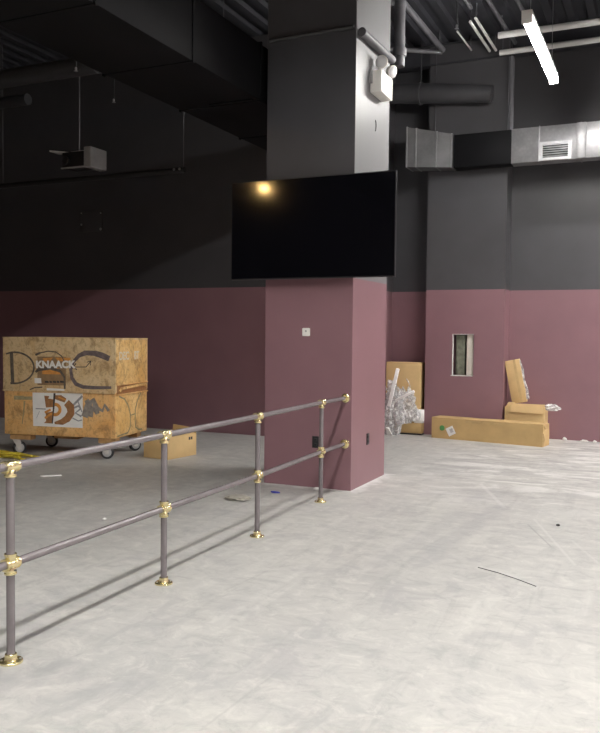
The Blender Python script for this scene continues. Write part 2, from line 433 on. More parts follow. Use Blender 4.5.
for i, (x, y) in enumerate(posts):
    MB().tube([L(x, y, .012), L(x, y, TZ)], PR, 18).build('post', M['rail'], rail)
    for z, top in ((TZ, True), (MZ, False)):
        mb = MB(); c = L(x, y, z); ball(mb, c, .0325)
        collar(mb, c, (0, 1, 0), .012, .046); collar(mb, c, (0, -1, 0), .012, .046); collar(mb, c, (0, 0, -1), .012, .054)
        if not top: collar(mb, c, (0, 0, 1), .015, .052)
        f = mb.build('pipe_fitting', M['brass'], rail)
        MB().lathe([(.006, 0), (.006, .006), (.003, .007)], c + Vector((.031, 0, -.03)), (1, 0, 0), 10).build('set_screw', M['black_metal'], f)
    mb = MB().lathe([(.060, 0), (.060, .009), (.056, .013), (.034, .015), (.031, .022), (.0300, .044), (.028, .046), (PR, .046)], L(x, y, 0), (0, 0, 1), 28)
    f = mb.build('floor_flange', M['brass'], rail)
    for k in range(4):
        a = PI / 4 + k * PI / 2
        MB().lathe([(.007, 0), (.007, .003), (.003, .005)], L(x + .046 * math.cos(a), y + .046 * math.sin(a), .0125), (0, 0, 1), 10).build('flange_screw', M['steel'], f)
for z in (TZ, MZ):
    c = L(wallpt[0], wallpt[1], z)
    MB().lathe([(.050, 0), (.050, .008), (.046, .012), (.033, .014), (.030, .020), (.030, .05), (PR, .052)], c, (0, -1, 0), 26).build('wall_flange', M['brass'], rail)

# ------------------------------------------------------------------ jobsite box on casters
CR = thing('jobsite_box', 'battered tan steel jobsite box on casters with sprayed letters and stickers', 'tool chest', (-8.25, 8.30, 0), math.radians(10.4))
CW, CD, Z0, ZS, ZT = 1.67, .97, .29, .895, 1.62
mb = MB().box(0, CW, 0, CD, Z0, ZS, .006)
mb.build('body', M['crate_body'], CR)
mb2 = MB().box(CW - .004, CW + .004, .01, CD - .01, Z0 + .008, .86, .002)
es = mb2.build('end_panel', M['crate_side'], CR)
mb = MB().box(-.012, CW + .006, -.014, CD + .01, ZS, ZT, .006)
lid = mb.build('lid', M['crate_lid'], CR)
MB().box(-.014, CW + .008, -.020, -.012, ZT - .165, ZT - .157).box(-.014, CW + .01, -.020, CD + .012, ZT - .012, ZT + .004).box(-.016, CW + .008, -.022, -.012, ZS - .012, ZS + .012).build('lid_hem', M['crate_lid'], lid)
MB().box(CW + .004, CW + .011, .01, CD - .01, ZS + .10, ZT - .02, .002).build('lid_end_panel', M['crate_side'], lid)
# recessed carry slot at the lid foot
mb = MB(); mb.box(CW + .002, CW + .013, .03, CD - .03, ZS - .03, ZS + .105, .002)
mb.build('handle_recess', M['brown_print'], CR)
mb = MB().tube([(CW + .02, .08, ZS + .01), (CW + .03, .12, ZS + .055), (CW + .03, CD - .12, ZS + .075), (CW + .02, CD - .08, ZS + .05)], .02, 10)
mb.build('carry_handle', M['crate_side'], CR)
mb = MB().box(CW + .01, CW + .03, .02, CD - .02, ZS - .035, ZS - .018).box(CW + .01, CW + .03, .02, CD - .02, ZS + .098, ZS + .11)
mb.build('recess_lip', M['crate_body'], CR)
# skids
MB().box(.06, .38, .04, .16, Z0 - .075, Z0).build('skid', M['wood'], CR)
MB().box(.58, .95, .30, .44, Z0 - .075, Z0).build('skid', M['wood'], CR)
MB().box(1.40, 1.655, .04, .16, Z0 - .075, Z0).build('skid', M['wood'], CR)
MB().box(.06, .30, CD - .17, CD - .05, Z0 - .075, Z0).build('skid', M['wood'], CR)
MB().box(1.38, 1.60, CD - .17, CD - .05, Z0 - .075, Z0).build('skid', M['wood'], CR)
def caster(x, y, yaw):
    mb = MB(); m_ = Matrix.Translation((x, y, 0)) @ Matrix.Rotation(yaw, 4, 'Z')
    mb.box(-.055, .055, -.05, .05, Z0 - .085, Z0 - .075, .002, m_)
    for sy in (-.039, .039):
        mb.hull([m_ @ Vector(p) for p in ((-.05, sy - .003, Z0 - .085), (.045, sy - .003, Z0 - .085), (.06, sy - .003, .065), (.01, sy - .003, .065))],
                [m_ @ Vector(p) for p in ((-.05, sy + .003, Z0 - .085), (.045, sy + .003, Z0 - .085), (.06, sy + .003, .065), (.01, sy + .003, .065))])
    mb.box(-.05, .045, -.042, .042, Z0 - .091, Z0 - .083, 0, m_)
    c = mb.build('caster', M['caster'], CR)
    ax = m_.to_3x3() @ Vector((0, 1, 0)); ctr = m_ @ Vector((.035, 0, .090))
    w = MB().lathe([(.050, -.027), (.070, -.029), (.085, -.023), (.090, -.010), (.090, .010), (.085, .023), (.070, .029), (.050, .027)], ctr, ax, 28).build('wheel', M['rubber'], c)
    MB().lathe([(.016, -.034), (.045, -.028), (.060, -.0295), (.060, .0295), (.045, .028), (.016, .034)], ctr, ax, 20).build('hub', M['grey_plastic'], c)
caster(.135, .085, .75); caster(1.47, .085, .35); caster(.16, CD - .10, .3); caster(1.50, CD - .10, .9)
# marks on the front: pixel-free local frame, u along the width, v height
def FL(u, v, h_): return Vector((u, -.0205 - h_, v))      # lid front
def FB(u, v, h_): return Vector((u, -.0005 - h_, v))      # body front
def SL(u, v, h_): return Vector((CW + .0115 + h_, u, v))  # lid end
def SB(u, v, h_): return Vector((CW + .0045 + h_, u, v))  # body end
def U(px): return (px - 4.0) / 112.4 * CW
def V(px, py):
    yt = 336.7 + .023 * (px - 3); yb = 433.7 + .045 * (px - 4.7)
    return ZT - (py - yt) / (yb - yt) * (ZT - Z0)
def P(pts): return [(U(a), V(a, b)) for a, b in pts]
def arc(cx_, cy_, rx, ry, a0, a1, n=14): return [(cx_ + rx * math.cos(math.radians(a0 + (a1 - a0) * k / n)), cy_ - ry * math.sin(math.radians(a0 + (a1 - a0) * k / n))) for k in range(n + 1)]
FL0 = lambda u, v, h_: Vector((u, -.0142 - h_, v))
g = MB()
g.ribbon(P([(12.2, 352.5), (13.4, 383)]), .052, FL0)
g.ribbon(P([(6.5, 353.5), (12, 352)] + arc(15, 367.5, 20.5, 15.6, 88, -90, 18) + [(11, 382.8)]), [.022] * 2 + [.024] * 19 + [.03], FL0)
g.build('sprayed_letter', M['spray_black'], lid)
g = MB()
g.ribbon(P([(37, 354.8), (42, 352.8)]), .03, FL0); g.ribbon(P([(42, 352.8), (50, 351.2), (58, 352.2), (64, 356.5), (66, 361)]), .016, FL0)
g.ribbon(P([(37, 372), (40, 369.5), (52, 368), (62, 371), (66.5, 377), (66.8, 389)]), [.03, .045, .045, .04, .03, .025], FL0)
g.ribbon(P([(31, 389.5), (36, 387.5), (44, 387)]), .016, FL0)
g.build('sprayed_letter', M['spray_black'], lid)
g = MB()
g.ribbon(P([(111, 359.3), (104, 356), (96, 353.5), (88, 353), (81, 356), (75.5, 362), (72.8, 370), (74, 378), (78, 384), (85, 387), (96, 387.8), (113, 387.8)]),
         [.075, .08, .075, .07, .055, .045, .045, .05, .055, .05, .045, .035], FL0)
g.build('sprayed_letter', M['spray_mauve'], lid)
g = MB(); g.ribbon(P([(78, 363.5), (75.8, 367), (79, 370)]), .014, FL0, .0022); g.ribbon(P([(76, 367.2), (88, 367.2), (93, 361.5), (92.3, 365.5)]), .012, FL0, .0022)
g.ribbon(P([(92.8, 361.2), (89, 362.5)]), .010, FL0, .0022)
g.build('marker_arrow', M['dark_print'], lid)
# maker's label: brown patch, orange block, white capitals
lab = MB().poly(P([(39, 356.5), (68, 357), (68, 385.5), (39, 384.8)]), FL0, .0004).build('maker_label', M['brown_print'], lid)
lab.data.materials[0] = simple('faded_label', (.27, .17, .085), .6, 0, .2, 12)
g = MB(); FL1 = lambda u, v, h_: Vector((u, -.0148 - h_, v))
g.poly(P([(44.5, 358), (55, 357.5), (52, 361), (45, 361.5)]), FL1, .0006); g.poly(P([(57, 357.5), (73, 358), (72, 361), (60, 361.5)]), FL1, .0006)
g.poly(P([(44, 367.5), (60, 367.8), (63.5, 374.5), (44, 374)]), FL1, .0006)
g.build('orange_block', M['orange_print'], lab)
me = text_mesh('KNAACK', .150, .007, .0008, 'lettering', 1.0)
xs = [v.co.x for v in me.vertices]; ys = [v.co.y for v in me.vertices]
me.transform(Matrix.Diagonal((.60 / (max(xs) - min(xs)), .105 / (max(ys) - min(ys)), 1, 1)))
me.materials.append(M['paper'])
o = bpy.data.objects.new('lettering', me); COL.objects.link(o); o.parent = lab
o.rotation_euler = (PI / 2, math.radians(-1.2), 0); o.location = (U(37.5), -.0175, V(37.5, 367.6))
g = MB(); g.poly(P([(36, 377.8), (42.8, 378), (43.2, 383.2), (36.2, 383)]), FL1, .0008); g.poly(P([(48.5, 387.8), (66.5, 389), (66.5, 391.2), (48.5, 390.6)]), FL1, .0008)
g.build('white_strip', M['paper'], lab)
g = MB()
for a, b_ in ((46.5, 50.5), (51.2, 53.8), (54.6, 58), (58.7, 61.3), (62, 66)):
    g.poly(P([(a, 380.6), (b_, 381), (b_, 383), (a, 382.6)]), FL1, .0008)
g.build('small_print', M['dark_print'], lab)
# white poster on the body with the brown letter
po = MB().poly(P([(33.3, 392.3), (84.3, 393.6), (84.2, 428.0), (34, 425.8)]), FB, .0012).build('white_poster', M['paper'], CR)
FP = lambda u, v, h_: Vector((u, -.0020 - h_, v))
g = MB()
g.poly(P([(45.5, 395.6), (50.5, 396), (49.5, 398.5), (56, 399.5), (54.8, 407), (47.2, 407.5)]), FP); 
g.poly(P([(47, 413), (54.5, 411), (54, 423.5), (45, 423), (47.3, 421)]), FP)
g.ribbon(P([(56, 397), (62, 398), (67, 400.5)]), [.05, .08, .06], FP)
g.ribbon(P([(68, 402.5), (72, 407), (72.5, 413), (69, 418.5), (63.5, 422), (56, 423)]), [.10, .12, .11, .10, .08, .03], FP)
g.build('poster_letter', M['brown_print'], po)
g = MB(); g.ribbon(P(arc(56.5, 409.5, 5, 5.2, 100, -130, 12)), .045, FP, .002)
g.ribbon(P([(46, 412.5), (52, 409.5)]), .03, FP, .002); g.ribbon(P([(46, 418), (53, 413.5)]), .03, FP, .002); g.ribbon(P([(60, 397.2), (67.5, 400)]), .02, FP, .002)
g.build('poster_emblem', M['orange_print'], po)
g = MB(); g.ribbon(P([(56, 393.2), (55, 408), (53.6, 423.5)]), [.03, .022, .015], FP, .0026)
g.build('poster_drip', M['dark_print'], po)
g = MB()
g.ribbon(P([(36.5, 408.5), (47, 409)]), .014, FP, .001); g.ribbon(P([(40.5, 411), (37.5, 418)]), .006, FP, .001)
g.ribbon(P([(73, 407), (77, 403), (84, 396)]), .03, FP, .001); g.ribbon(P([(75, 408), (80, 406), (82, 409), (77, 413), (83, 416.5)]), .026, FP, .001); g.ribbon(P([(79, 400), (83.5, 412)]), .016, FP, .001)
g.ribbon(P([(74, 418), (80, 421), (83.5, 420)]), .016, FP, .001)
g.build('poster_scrawl', M['grey_print'], po)
g = MB()
g.ribbon(P([(86, 417), (90, 405), (95, 400), (97, 408), (99, 414)]), [.10, .10, .07, .10, .06], FB); g.ribbon(P([(88, 400), (93, 410), (92, 417)]), .07, FB, .002)
g.ribbon(P([(99, 408), (104, 411), (106, 405), (110, 411)]), .045, FB, .002)
g.build('sprayed_scrawl', M['spray_grey'], CR)
g = MB(); g.ribbon(P([(14, 397.5), (24, 397.6)]), .055, FB); g.ribbon(P([(23, 398), (33, 398)]), .045, FB); g.ribbon(P([(25, 401), (24.5, 408), (22.5, 424)]), [.025, .018, .010], FB)
g.build('rubbed_patch', simple('worn_green_grey', (.34, .29, .16), .7, 0, .3, 14), CR)
# stencil on the lid end and sprayed curves below
for body, y0, wd in (('DEC', .08, .29), ('BT', .53, .15)):
    me = text_mesh(body, .1, .003, .0008, 'stencil', 1.0)
    xs = [v.co.x for v in me.vertices]; ys = [v.co.y for v in me.vertices]
    me.transform(Matrix.Diagonal((wd / (max(xs) - min(xs)), .115 / (max(ys) - min(ys)), 1, 1))); me.materials.append(M['spray_pale'])
    o = bpy.data.objects.new('stencil_lettering', me); COL.objects.link(o); o.parent = lid
    o.rotation_euler = (PI / 2, 0, PI / 2); o.location = (CW + .0125, y0, 1.335)
g = MB()
g.ribbon([(.10, .845), (.26, .80), (.38, .69), (.44, .56), (.43, .40), (.36, .33), (.05, .315)], .022, SB)
g.ribbon([(.76, .85), (.66, .76), (.59, .64), (.58, .50), (.60, .38), (.70, .335), (.80, .33)], .022, SB)
g.ribbon([(.43, .56), (.59, .57)], .014, SB)
g.build('sprayed_curve', simple('olive_spray_paint', (.24, .21, .12), .7, 0, .3, 18), CR)

# ------------------------------------------------------------------ small carton by the box
def quad_slab(mb, q, t):
    q = [Vector(p) for p in q]; n = (q[1] - q[0]).cross(q[2] - q[0]).normalized() * t
    mb.hull(q, [p + n for p in q])
cb = thing('cardboard_box', 'small brown cardboard box with raised flaps beside the jobsite box', 'cardboard box', (-6.02, 8.967, 0), math.radians(-7))
MB().box(-.435, 0, 0, .60, 0, .30, .004).build('body', M['kraft'], cb)
mb = MB()
quad_slab(mb, [(-.435, .6, .30), (0, .6, .30), (-.02, .56, .385), (-.42, .60, .40)], .005)
mb.build('flap', M['kraft'], cb)
mb = MB(); quad_slab(mb, [(-.005, .02, .301), (-.005, .58, .301), (-.21, .58, .318), (-.21, .02, .318)], .005)
mb.build('flap', M['kraft'], cb)
g = MB()
for k in range(2): g.box(.0, .0015, .43 + k * .045, .465 + k * .045, .225, .265)
g.build('printed_mark', M['dark_print'], cb)

# yellow webbing heap and floor scraps
mb = MB(); rnd = random.Random(3)
for k in range(9):
    pts = []; a0 = rnd.uniform(-.4, .4); oy = rnd.uniform(-.18, .18); ox = rnd.uniform(-.25, .1)
    for j in range(14):
        t = j / 13; pts.append((-8.5 + ox + t * (.75 + .2 * rnd.random()), 8.02 + oy + .10 * math.sin(3 * t + a0 * 5) + a0 * .25 * t, .012 + .018 * abs(math.sin(5 * t + k)) + .006 * k))
    mb.tube(pts, .014, 6)
tag(mb.build('webbing_strap', M['yellow']), 'heap of tangled yellow webbing strap on the floor before the jobsite box', 'strap')
mb = MB(); mb.hull([(-6.64, 7.235, 0), (-6.60, 7.225, 0), (-6.455, 7.39, 0), (-6.49, 7.41, 0)], [(-6.64, 7.235, .012), (-6.60, 7.225, .012), (-6.455, 7.39, .012), (-6.49, 7.41, .012)])
tag(mb.build('foam_strip', M['foam']), 'short white strip lying on the floor behind the railing', 'strip')
def crumple(name, mat, c, sx, sy, sz, seed, amp=.35, sub=3):
    bm = bmesh.new(); bmesh.ops.create_icosphere(bm, subdivisions=sub, radius=1)
    for v in bm.verts:
        d = v.co.normalized(); k = 1 + amp * (noise.noise(d * 1.8 + Vector((seed, 0, 0))) + .7 * noise.noise(d * 4.5 + Vector((0, seed, 0))))
        v.co = Vector((d.x * sx * k, d.y * sy * k, max(d.z * sz * k, -sz * .8)))
    zm = min(v.co.z for v in bm.verts)
    for v in bm.verts: v.co += Vector((c[0], c[1], c[2] - zm))
    mb = MB(); mb.merge(bm); return mb.build(name, mat)
tag(crumple('plastic_scrap', M['scrap'], (-3.95, 7.16, 0.001), .13, .10, .025, 4.2), 'flattened scrap of dull plastic on the floor near the column foot', 'plastic scrap')
tag(crumple('tape_scrap', M['blue'], (-3.76, 7.63, 0.001), .055, .02, .012, 9.1, .3, 2), 'small blue scrap on the floor beside the column foot', 'scrap')
tag(crumple('plaster_chip', M['plaster'], (-4.583, 5.812, 0.0005), .022, .02, .012, 2.1, .3, 2), 'white chip alone on the floor midway along the railing', 'chip')
tag(MB().tube([(-1.209, 5.836, .005), (-1.05, 5.76, .007), (-.9, 5.67, .006), (-.758, 5.567, .005)], .0026, 8).build('wire_offcut', M['pipe_grey']), 'thin dark wire offcut lying on the open floor', 'wire')
tag(crumple('rubber_crumb', M['black_plastic'], (-.837, 7.472, 0.0005), .018, .012, .010, 6.1, .3, 2), 'tiny black crumb on the open floor beyond the wire', 'crumb')
tag(crumple('plaster_chip', M['plaster'], (-1.47, 13.74, 0.0005), .035, .03, .03, 3.4, .3, 2), 'white chip at the wall foot just past the long carton', 'chip')
tag(crumple('plaster_chip', M['plaster'], (-1.16, 13.72, 0.0005), .06, .03, .02, 5.4, .3, 2), 'flat wide white chip along the right wall foot', 'chip')
tag(crumple('plaster_chip', M['plaster'], (-1.0, 13.72, 0.0005), .03, .02, .02, 8.4, .3, 2), 'white chip at the wall foot nearest the right picture edge', 'chip')
tag(crumple('plaster_chip', M['plaster'], (-3.42, 7.98, 0.0005), .05, .03, .018, 1.4, .3, 2), 'white chip against the column foot below the outlet', 'chip')

# ------------------------------------------------------------------ cartons on the right
lc = thing('long_carton', 'long low brown carton with green mark and white label before the pilaster', 'carton', (-3.519, 13.043, 0), math.atan2(-.317, 1.874))
LW = 1.86
bm = bmesh.new(); bmesh.ops.create_cube(bm, size=1); bmesh.ops.subdivide_edges(bm, edges=bm.edges[:], cuts=12, use_grid_fill=True)
for v in bm.verts:
    p = Vector(((v.co.x + .5) * LW, (v.co.y + .5) * .33, (v.co.z + .5) * .345))
    k = .008 * noise.noise(p * 3.1) + .004 * noise.noise(p * 9)
    if p.z > .01: p += Vector((k, k, k * 1.2))
    v.co = p
mb = MB(); mb.merge(bm); mb.build('body', M['kraft_dark'], lc)
mb = MB(); quad_slab(mb, [(.60, -.008, .335), (.60, -.008, .29), (1.25, -.008, .285), (1.25, -.008, .325)], .003); mb.build('tape_strip', M['tape'], lc)
mb = MB(); mb.tube([(LW + .005, .02, .02), (LW + .012, .05, .12), (LW + .005, .02, .20), (LW + .015, .1, .27), (LW + .005, .03, .34)], [.02, .03, .022, .03, .02], 6)
mb.build('torn_end', M['kraft_pale'], lc)
MB().lathe([(.045, 0), (.045, .003)], (.19, -.006, .175), (0, -1, 0), 20).build('round_sticker', M['green'], lc)
m_ = Matrix.Translation((.345, -.008, .135)) @ Matrix.Rotation(math.radians(-28), 4, 'Y')
lb = MB().box(-.065, .065, -.003, .002, -.07, .07, 0, m_).build('label_sticker', M['paper'], lc)
g = MB()
for k in range(6): g.box(-.01 + k * .010, -.005 + k * .010, -.0045, -.003, -.03, .035, 0, m_)
g.build('barcode_print', M['grey_print'], lb)

sb = thing('square_carton', 'squat brown carton behind the long carton, open flap folded over its front', 'carton', (-2.385, 13.38, 0), 0)
MB().box(0, .635, 0, .43, 0, .555, .006).build('body', M['kraft'], sb)
mb = MB(); quad_slab(mb, [(.10, -.02, .465), (.62, -.025, .455), (.64, .0, .60), (.10, .0, .60)], .006); quad_slab(mb, [(.10, .0, .60), (.64, .0, .60), (.62, .12, .575), (.12, .12, .575)], .006)
mb.build('front_flap', M['kraft_pale'], sb)
mb = MB(); quad_slab(mb, [(.02, .02, .555), (.14, .0, .555), (.16, .04, .62), (.05, .06, .615)], .006); mb.build('side_flap', M['kraft'], sb)
o = crumple('plastic_film', M['wrap'], (.73, .12, .50), .12, .06, .06, 7.7, .5, 3); o.parent = sb

ln = thing('tall_carton', 'narrow brown carton leaning upright on top of the squat carton', 'carton', (-2.175, 13.60, .585), 0)
m_ = Matrix.Rotation(math.radians(-11.5), 4, 'Y')
MB().box(-.115, .125, -.05, .05, 0.02, .74, .006, m_).build('body', M['kraft'], ln)
MB().box(.02, .06, -.0525, -.049, .03, .74, 0, m_).build('tape_strip', M['tape'], ln)
mb = MB(); mb.tube([m_ @ Vector(p) for p in ((.13, -.03, .72), (.15, -.035, .55), (.138, -.03, .40), (.16, -.035, .22), (.145, -.03, .06))], [.012, .02, .014, .022, .03], 7)
mb.build('plastic_edge', M['wrap'], ln)

bc = thing('tall_flat_carton', 'tall tan carton standing in the recess behind the column', 'carton', (-4.45, 13.40, 0), 0)
MB().box(0, .63, 0, .25, 0.03, 1.235, .006).build('body', M['kraft'], bc)
mb = MB().box(.0, .70, -.16, .24, 0, .025); mb.build('base_shadow', M['black_plastic'], bc)  # thin black slab stands in for the shadow under the carton
MB().box(.0, .695, -.14, -.001, .025, .20, .006).build('lower_ledge', M['kraft_dark'], bc)

pw = thing('plastic_wrap_bundle', 'crumpled bundle of clear plastic wrap heaped against the tan carton', 'plastic wrap', (-4.1, 13.1, 0), 0)
o = crumple('film', M['wrap'], (-.10, -.02, .002), .17, .10, .46, 1.7, .5, 5); o.parent = pw
o = crumple('film', M['wrap'], (.09, .10, .20), .17, .09, .30, 5.2, .55, 5); o.parent = pw
rr = random.Random(11)
for k in range(9):
    x, z = rr.uniform(-.2, .25), rr.uniform(.3, .85); pts = []
    a = rr.uniform(0, PI); l = rr.uniform(.1, .25)
    for j in range(5):
        pts.append((max(-.36, x + math.cos(a) * l * j / 4), -.14 + .04 * math.sin(j * 1.4 + k), max(.25, z + math.sin(a) * l * .8 * j / 4 + .015 * math.sin(2 * j))))
    MB().tube(pts, [.003, .010, .006, .012, .003], 5).build('film_crease', M['wrap'], pw)
tag(MB().box(-.03, .03, -.015, .015, 0, .66, .006, Matrix.Translation((-4.235, 12.93, .50)) @ Matrix.Rotation(math.radians(13), 4, 'Y')).build('foam_strip', M['foam']), 'steep white foam strip poking up from the plastic wrap', 'foam strip')
tag(MB().box(-.022, .022, -.012, .012, 0, .37, .005, Matrix.Translation((-4.12, 12.92, .60)) @ Matrix.Rotation(math.radians(62), 4, 'Y')).build('foam_strip', M['foam']), 'nearly level white foam strip across the top of the plastic wrap', 'foam strip')
tag(MB().box(-3.895, -3.745, 13.28, 13.395, .201, .43, .008).build('foam_block', M['foam']), 'white foam block on the carton ledge beside the pilaster', 'foam block')
mb = MB(); mb.hull([(-4.28, 12.98, 0), (-4.17, 12.95, 0), (-4.2, 13.02, 0), (-4.28, 13.03, 0)], [(-4.30, 12.99, .13), (-4.24, 12.96, .10), (-4.25, 13.01, .13), (-4.3, 13.02, .13)])
tag(mb.build('paper_scrap', M['paper']), 'white paper scrap on the floor at the right column edge', 'paper')

# ------------------------------------------------------------------ fittings on the column
el = thing('emergency_light', 'white twin head emergency light on the right side of the column', 'emergency light', (COLX1, 8.56, 4.41), 0)
MB().box(0, .133, 0, .40, 0, .245, .008).build('housing', M['white_plastic'], el)
def head(cy, d, cx_=.095, cz=.36):
    d = Vector(d).normalized(); c = Vector((cx_, cy, cz))
    mb = MB().tube([(.06, min(cy, .36), .24), (cx_ - .005, cy, cz - .04)], .016, 10)
    mb.lathe([(.02, -.06), (.055, -.045), (.072, -.01), (.074, .012), (.068, .018)], c, d, 24)
    h_ = mb.build('lamp_head', M['white_plastic'], el)
    MB().lathe([(.066, .016), (.058, .024), (.02, .03)], c, d, 24).build('lens', M['lamp_glass'], h_)
head(.11, (-.05, -1, -.12)); head(.40, (.95, -.35, -.35), .12, .335)
mb = MB().tube([(.02, -.02, .10), (.02, -.02, .26)], .014, 8).box(0, .03, -.035, 0, .10, .2)
mb.build('side_clip', M['grey_plastic'], el)
sw = thing('wall_sensor', 'small white square sensor on the column front below the television', 'sensor', (-3.626, COLY0, 1.727), 0)
MB().box(-.047, .047, -.018, 0, -.045, .045, .010).build('housing', M['white_plastic'], sw)
MB().lathe([(.012, 0), (.010, .003)], (0, -.018, .01), (0, -1, 0), 14).build('button', M['grey_plastic'], sw)
def outlet(name, label, loc, rz):
    t = thing(name, label, 'outlet', loc, rz)
    MB().box(-.04, .04, -.008, 0, -.065, .065, .003).build('cover_plate', M['black_plastic'], t)
    for z in (-.042, .012): MB().box(-.017, .017, -.011, -.008, z, z + .03, .004).build('socket', M['bezel'], t)
    return t
outlet('power_outlet', 'black power outlet on the column front behind the last railing post', (-3.50, COLY0, .51), 0)
outlet('power_outlet', 'black power outlet low on the right side of the column', (COLX1, 8.64, .51), PI / 2)
mb = MB().tube([(COLX1 + .004, 8.74 + .03 * math.cos(a), 4.09 + .06 * math.sin(a)) for a in [math.radians(-80 + 16 * k) for k in range(11)]], .005, 8)
tag(mb.build('cable_loop', M['pipe_grey']), 'tiny curved cable stub on the column below the emergency light', 'cable')
# painted pipes by the column, and a rod for its shadow line
tag(MB().tube([(-4.10, 8.085, 4.965), (-3.10, 8.085, 4.975)], .022, 12).build('conduit', M['black_metal']), 'thin dark rod in place of a shadow line across the column front near the ceiling', 'conduit')  # dark rod stands in for the shadow line on the column
tag(MB().tube([(-3.032, 8.14, 4.93), (-3.032, 9.18, 4.955)], .048, 16).build('pipe', M['pipe_grey']), 'grey pipe running along the right side of the column above the emergency light', 'pipe')
p = thing('riser_pipe', 'grey vertical riser pipe rising beside the emergency light', 'pipe', (-3.02, 9.42, 4.95))
MB().tube([(0, 0, 0), (0, 0, 1.65)], .065, 18).build('pipe', M['pipe_grey'], p)
MB().lathe([(.08, 0), (.085, .01), (.085, .09), (.08, .1)], (0, 0, .12), (0, 0, 1), 18).build('coupling', M['pipe_grey'], p)
tag(MB().tube([(-3.17, 9.32, 4.9), (-3.17, 9.32, 6.6)], .03, 12).build('conduit', M['pipe_grey']), 'slim vertical conduit between the column and the riser pipe', 'conduit')

# ------------------------------------------------------------------ overhead: ducts, pipes, lights
bd = thing('box_duct', 'large black rectangular duct running overhead from the camera side past the column', 'duct', (-4.2, 0, 4.3))
MB().box(-1.05, 0, 0.5, 11.84, .012, .64, .01).build('casing', M['duct_black'], bd)
for yy in (2.3, 3.75, 5.2, 6.65, 8.06, 9.5, 10.9):
    mb = MB(); y0, y1 = yy - .015, yy + .015
    mb.box(-1.065, -1.05, y0, y1, -.004, .66); mb.box(0, .012, y0, y1, -.004, .66); mb.box(-1.065, .012, y0, y1, .004, .013); mb.box(-1.065, .012, y0, y1, .64, .66)
    mb.build('joint_flange', M['duct_black'], bd)
for yy in (3.0, 6.3, 7.3, 10.2):
    MB().tube([(-.04, yy, .6), (-.04, yy, 2.3)], .006, 6).build('hanger_rod', M['pipe_grey'], bd)
MB().box(-.6, -.05, 7.95, 7.99, .0, .012).build('underside_strap', M['duct_black'], bd)

rd = thing('supply_duct', 'rectangular sheet metal duct along the right back wall with a grille', 'duct', (-3.25, 13.12, 4.465))
MB().box(0, .93, 0, .27, 0, .535, .004).build('painted_section', M['duct_black'], rd)
MB().box(.93, 6.0, -.004, .27, -.004, .54, .004).build('galvanised_section', M['galv'], rd)
for xx in (1.36, 1.98, 2.6, 3.6, 4.6):
    MB().box(xx - .008, xx + .008, -.014, .27, -.012, .548).build('seam', M['galv'], rd)
MB().box(1.92, 2.06, -.03, .0, .0, .54, .005).build('corner_flange', M['galv'], rd)
gr = MB(); gx0, gx1, gz0, gz1 = 1.37, 1.85, .0, .285
gr.box(gx0, gx1, -.03, -.004, gz0, gz0 + .04); gr.box(gx0, gx1, -.03, -.004, gz1 - .04, gz1); gr.box(gx0, gx0 + .05, -.03, -.004, gz0 + .04, gz1 - .04); gr.box(gx1 - .05, gx1, -.03, -.004, gz0 + .04, gz1 - .04)
gro = gr.build('grille', M['galv'], rd)
mb = MB()
for k in range(6):
    z = gz0 + .055 + k * .035; mb.hull([(gx0 + .05, -.026, z), (gx1 - .05, -.026, z), (gx1 - .05, -.006, z + .018), (gx0 + .05, -.006, z + .018)], [(gx0 + .05, -.026, z + .003), (gx1 - .05, -.026, z + .003), (gx1 - .05, -.006, z + .021), (gx0 + .05, -.006, z + .021)])
mb.build('louvre', M['steel'], gro)
MB().box(gx0 + .05, gx1 - .05, -.007, -.003, gz0 + .04, gz1 - .04).build('opening', M['void'], gro)
for xx in (.85, 3.0, 5.0): MB().tube([(xx, .1, .53), (xx, .1, 2.14)], .006, 6).build('hanger_rod', M['pipe_grey'], rd)

td = thing('duct_reducer', 'tapered galvanised duct piece at the end of the wall duct beside the column', 'duct', (-4.03, 13.0, 4.5))
mb = MB(); mb.hull([(0, 0, .015), (0, .38, .015), (0, .38, .675), (0, 0, .675)], [(.76, .1, -.03), (.76, .38, -.03), (.76, .38, .515), (.76, .1, .515)])
mb.build('sheet', M['galv_dull'], td)
for t in (.02, .22, .66, .985):
    y = .1 * t - .012; z0 = .015 - .045 * t - .006; z1 = .675 - .16 * t + .006
    MB().box(.76 * t - .012, .76 * t + .012, y, .38, z0, z1).build('seam', M['galv'], td)
MB().tube([(.4, .362, .58), (.4, .362, 2.1)], .006, 6).build('hanger_rod', M['pipe_grey'], td)

sd = thing('round_duct', 'dark round duct hanging above the tapered duct piece', 'duct', (-4.49, 13.15, 5.82))
MB().tube([(0, 0, 0), (.9, 0, -.10), (1.84, 0, -.21)], [.165, .165, .135], 24).build('pipe', M['duct_black'], sd)
sd.children[0].data.materials[0] = M['pipe_dark'] = simple('dark_grey_duct', (.038, .038, .042), .55, 0, .15, 4)
MB().lathe([(.185, -.02), (.185, .02)], (.66, 0, -.075), (1, 0, -.11), 24).build('clamp_ring', M['black_metal'], sd)
MB().tube([(.66, 0, .1), (.66, 0, .78)], .01, 6).build('hanger_rod', M['black_metal'], sd)

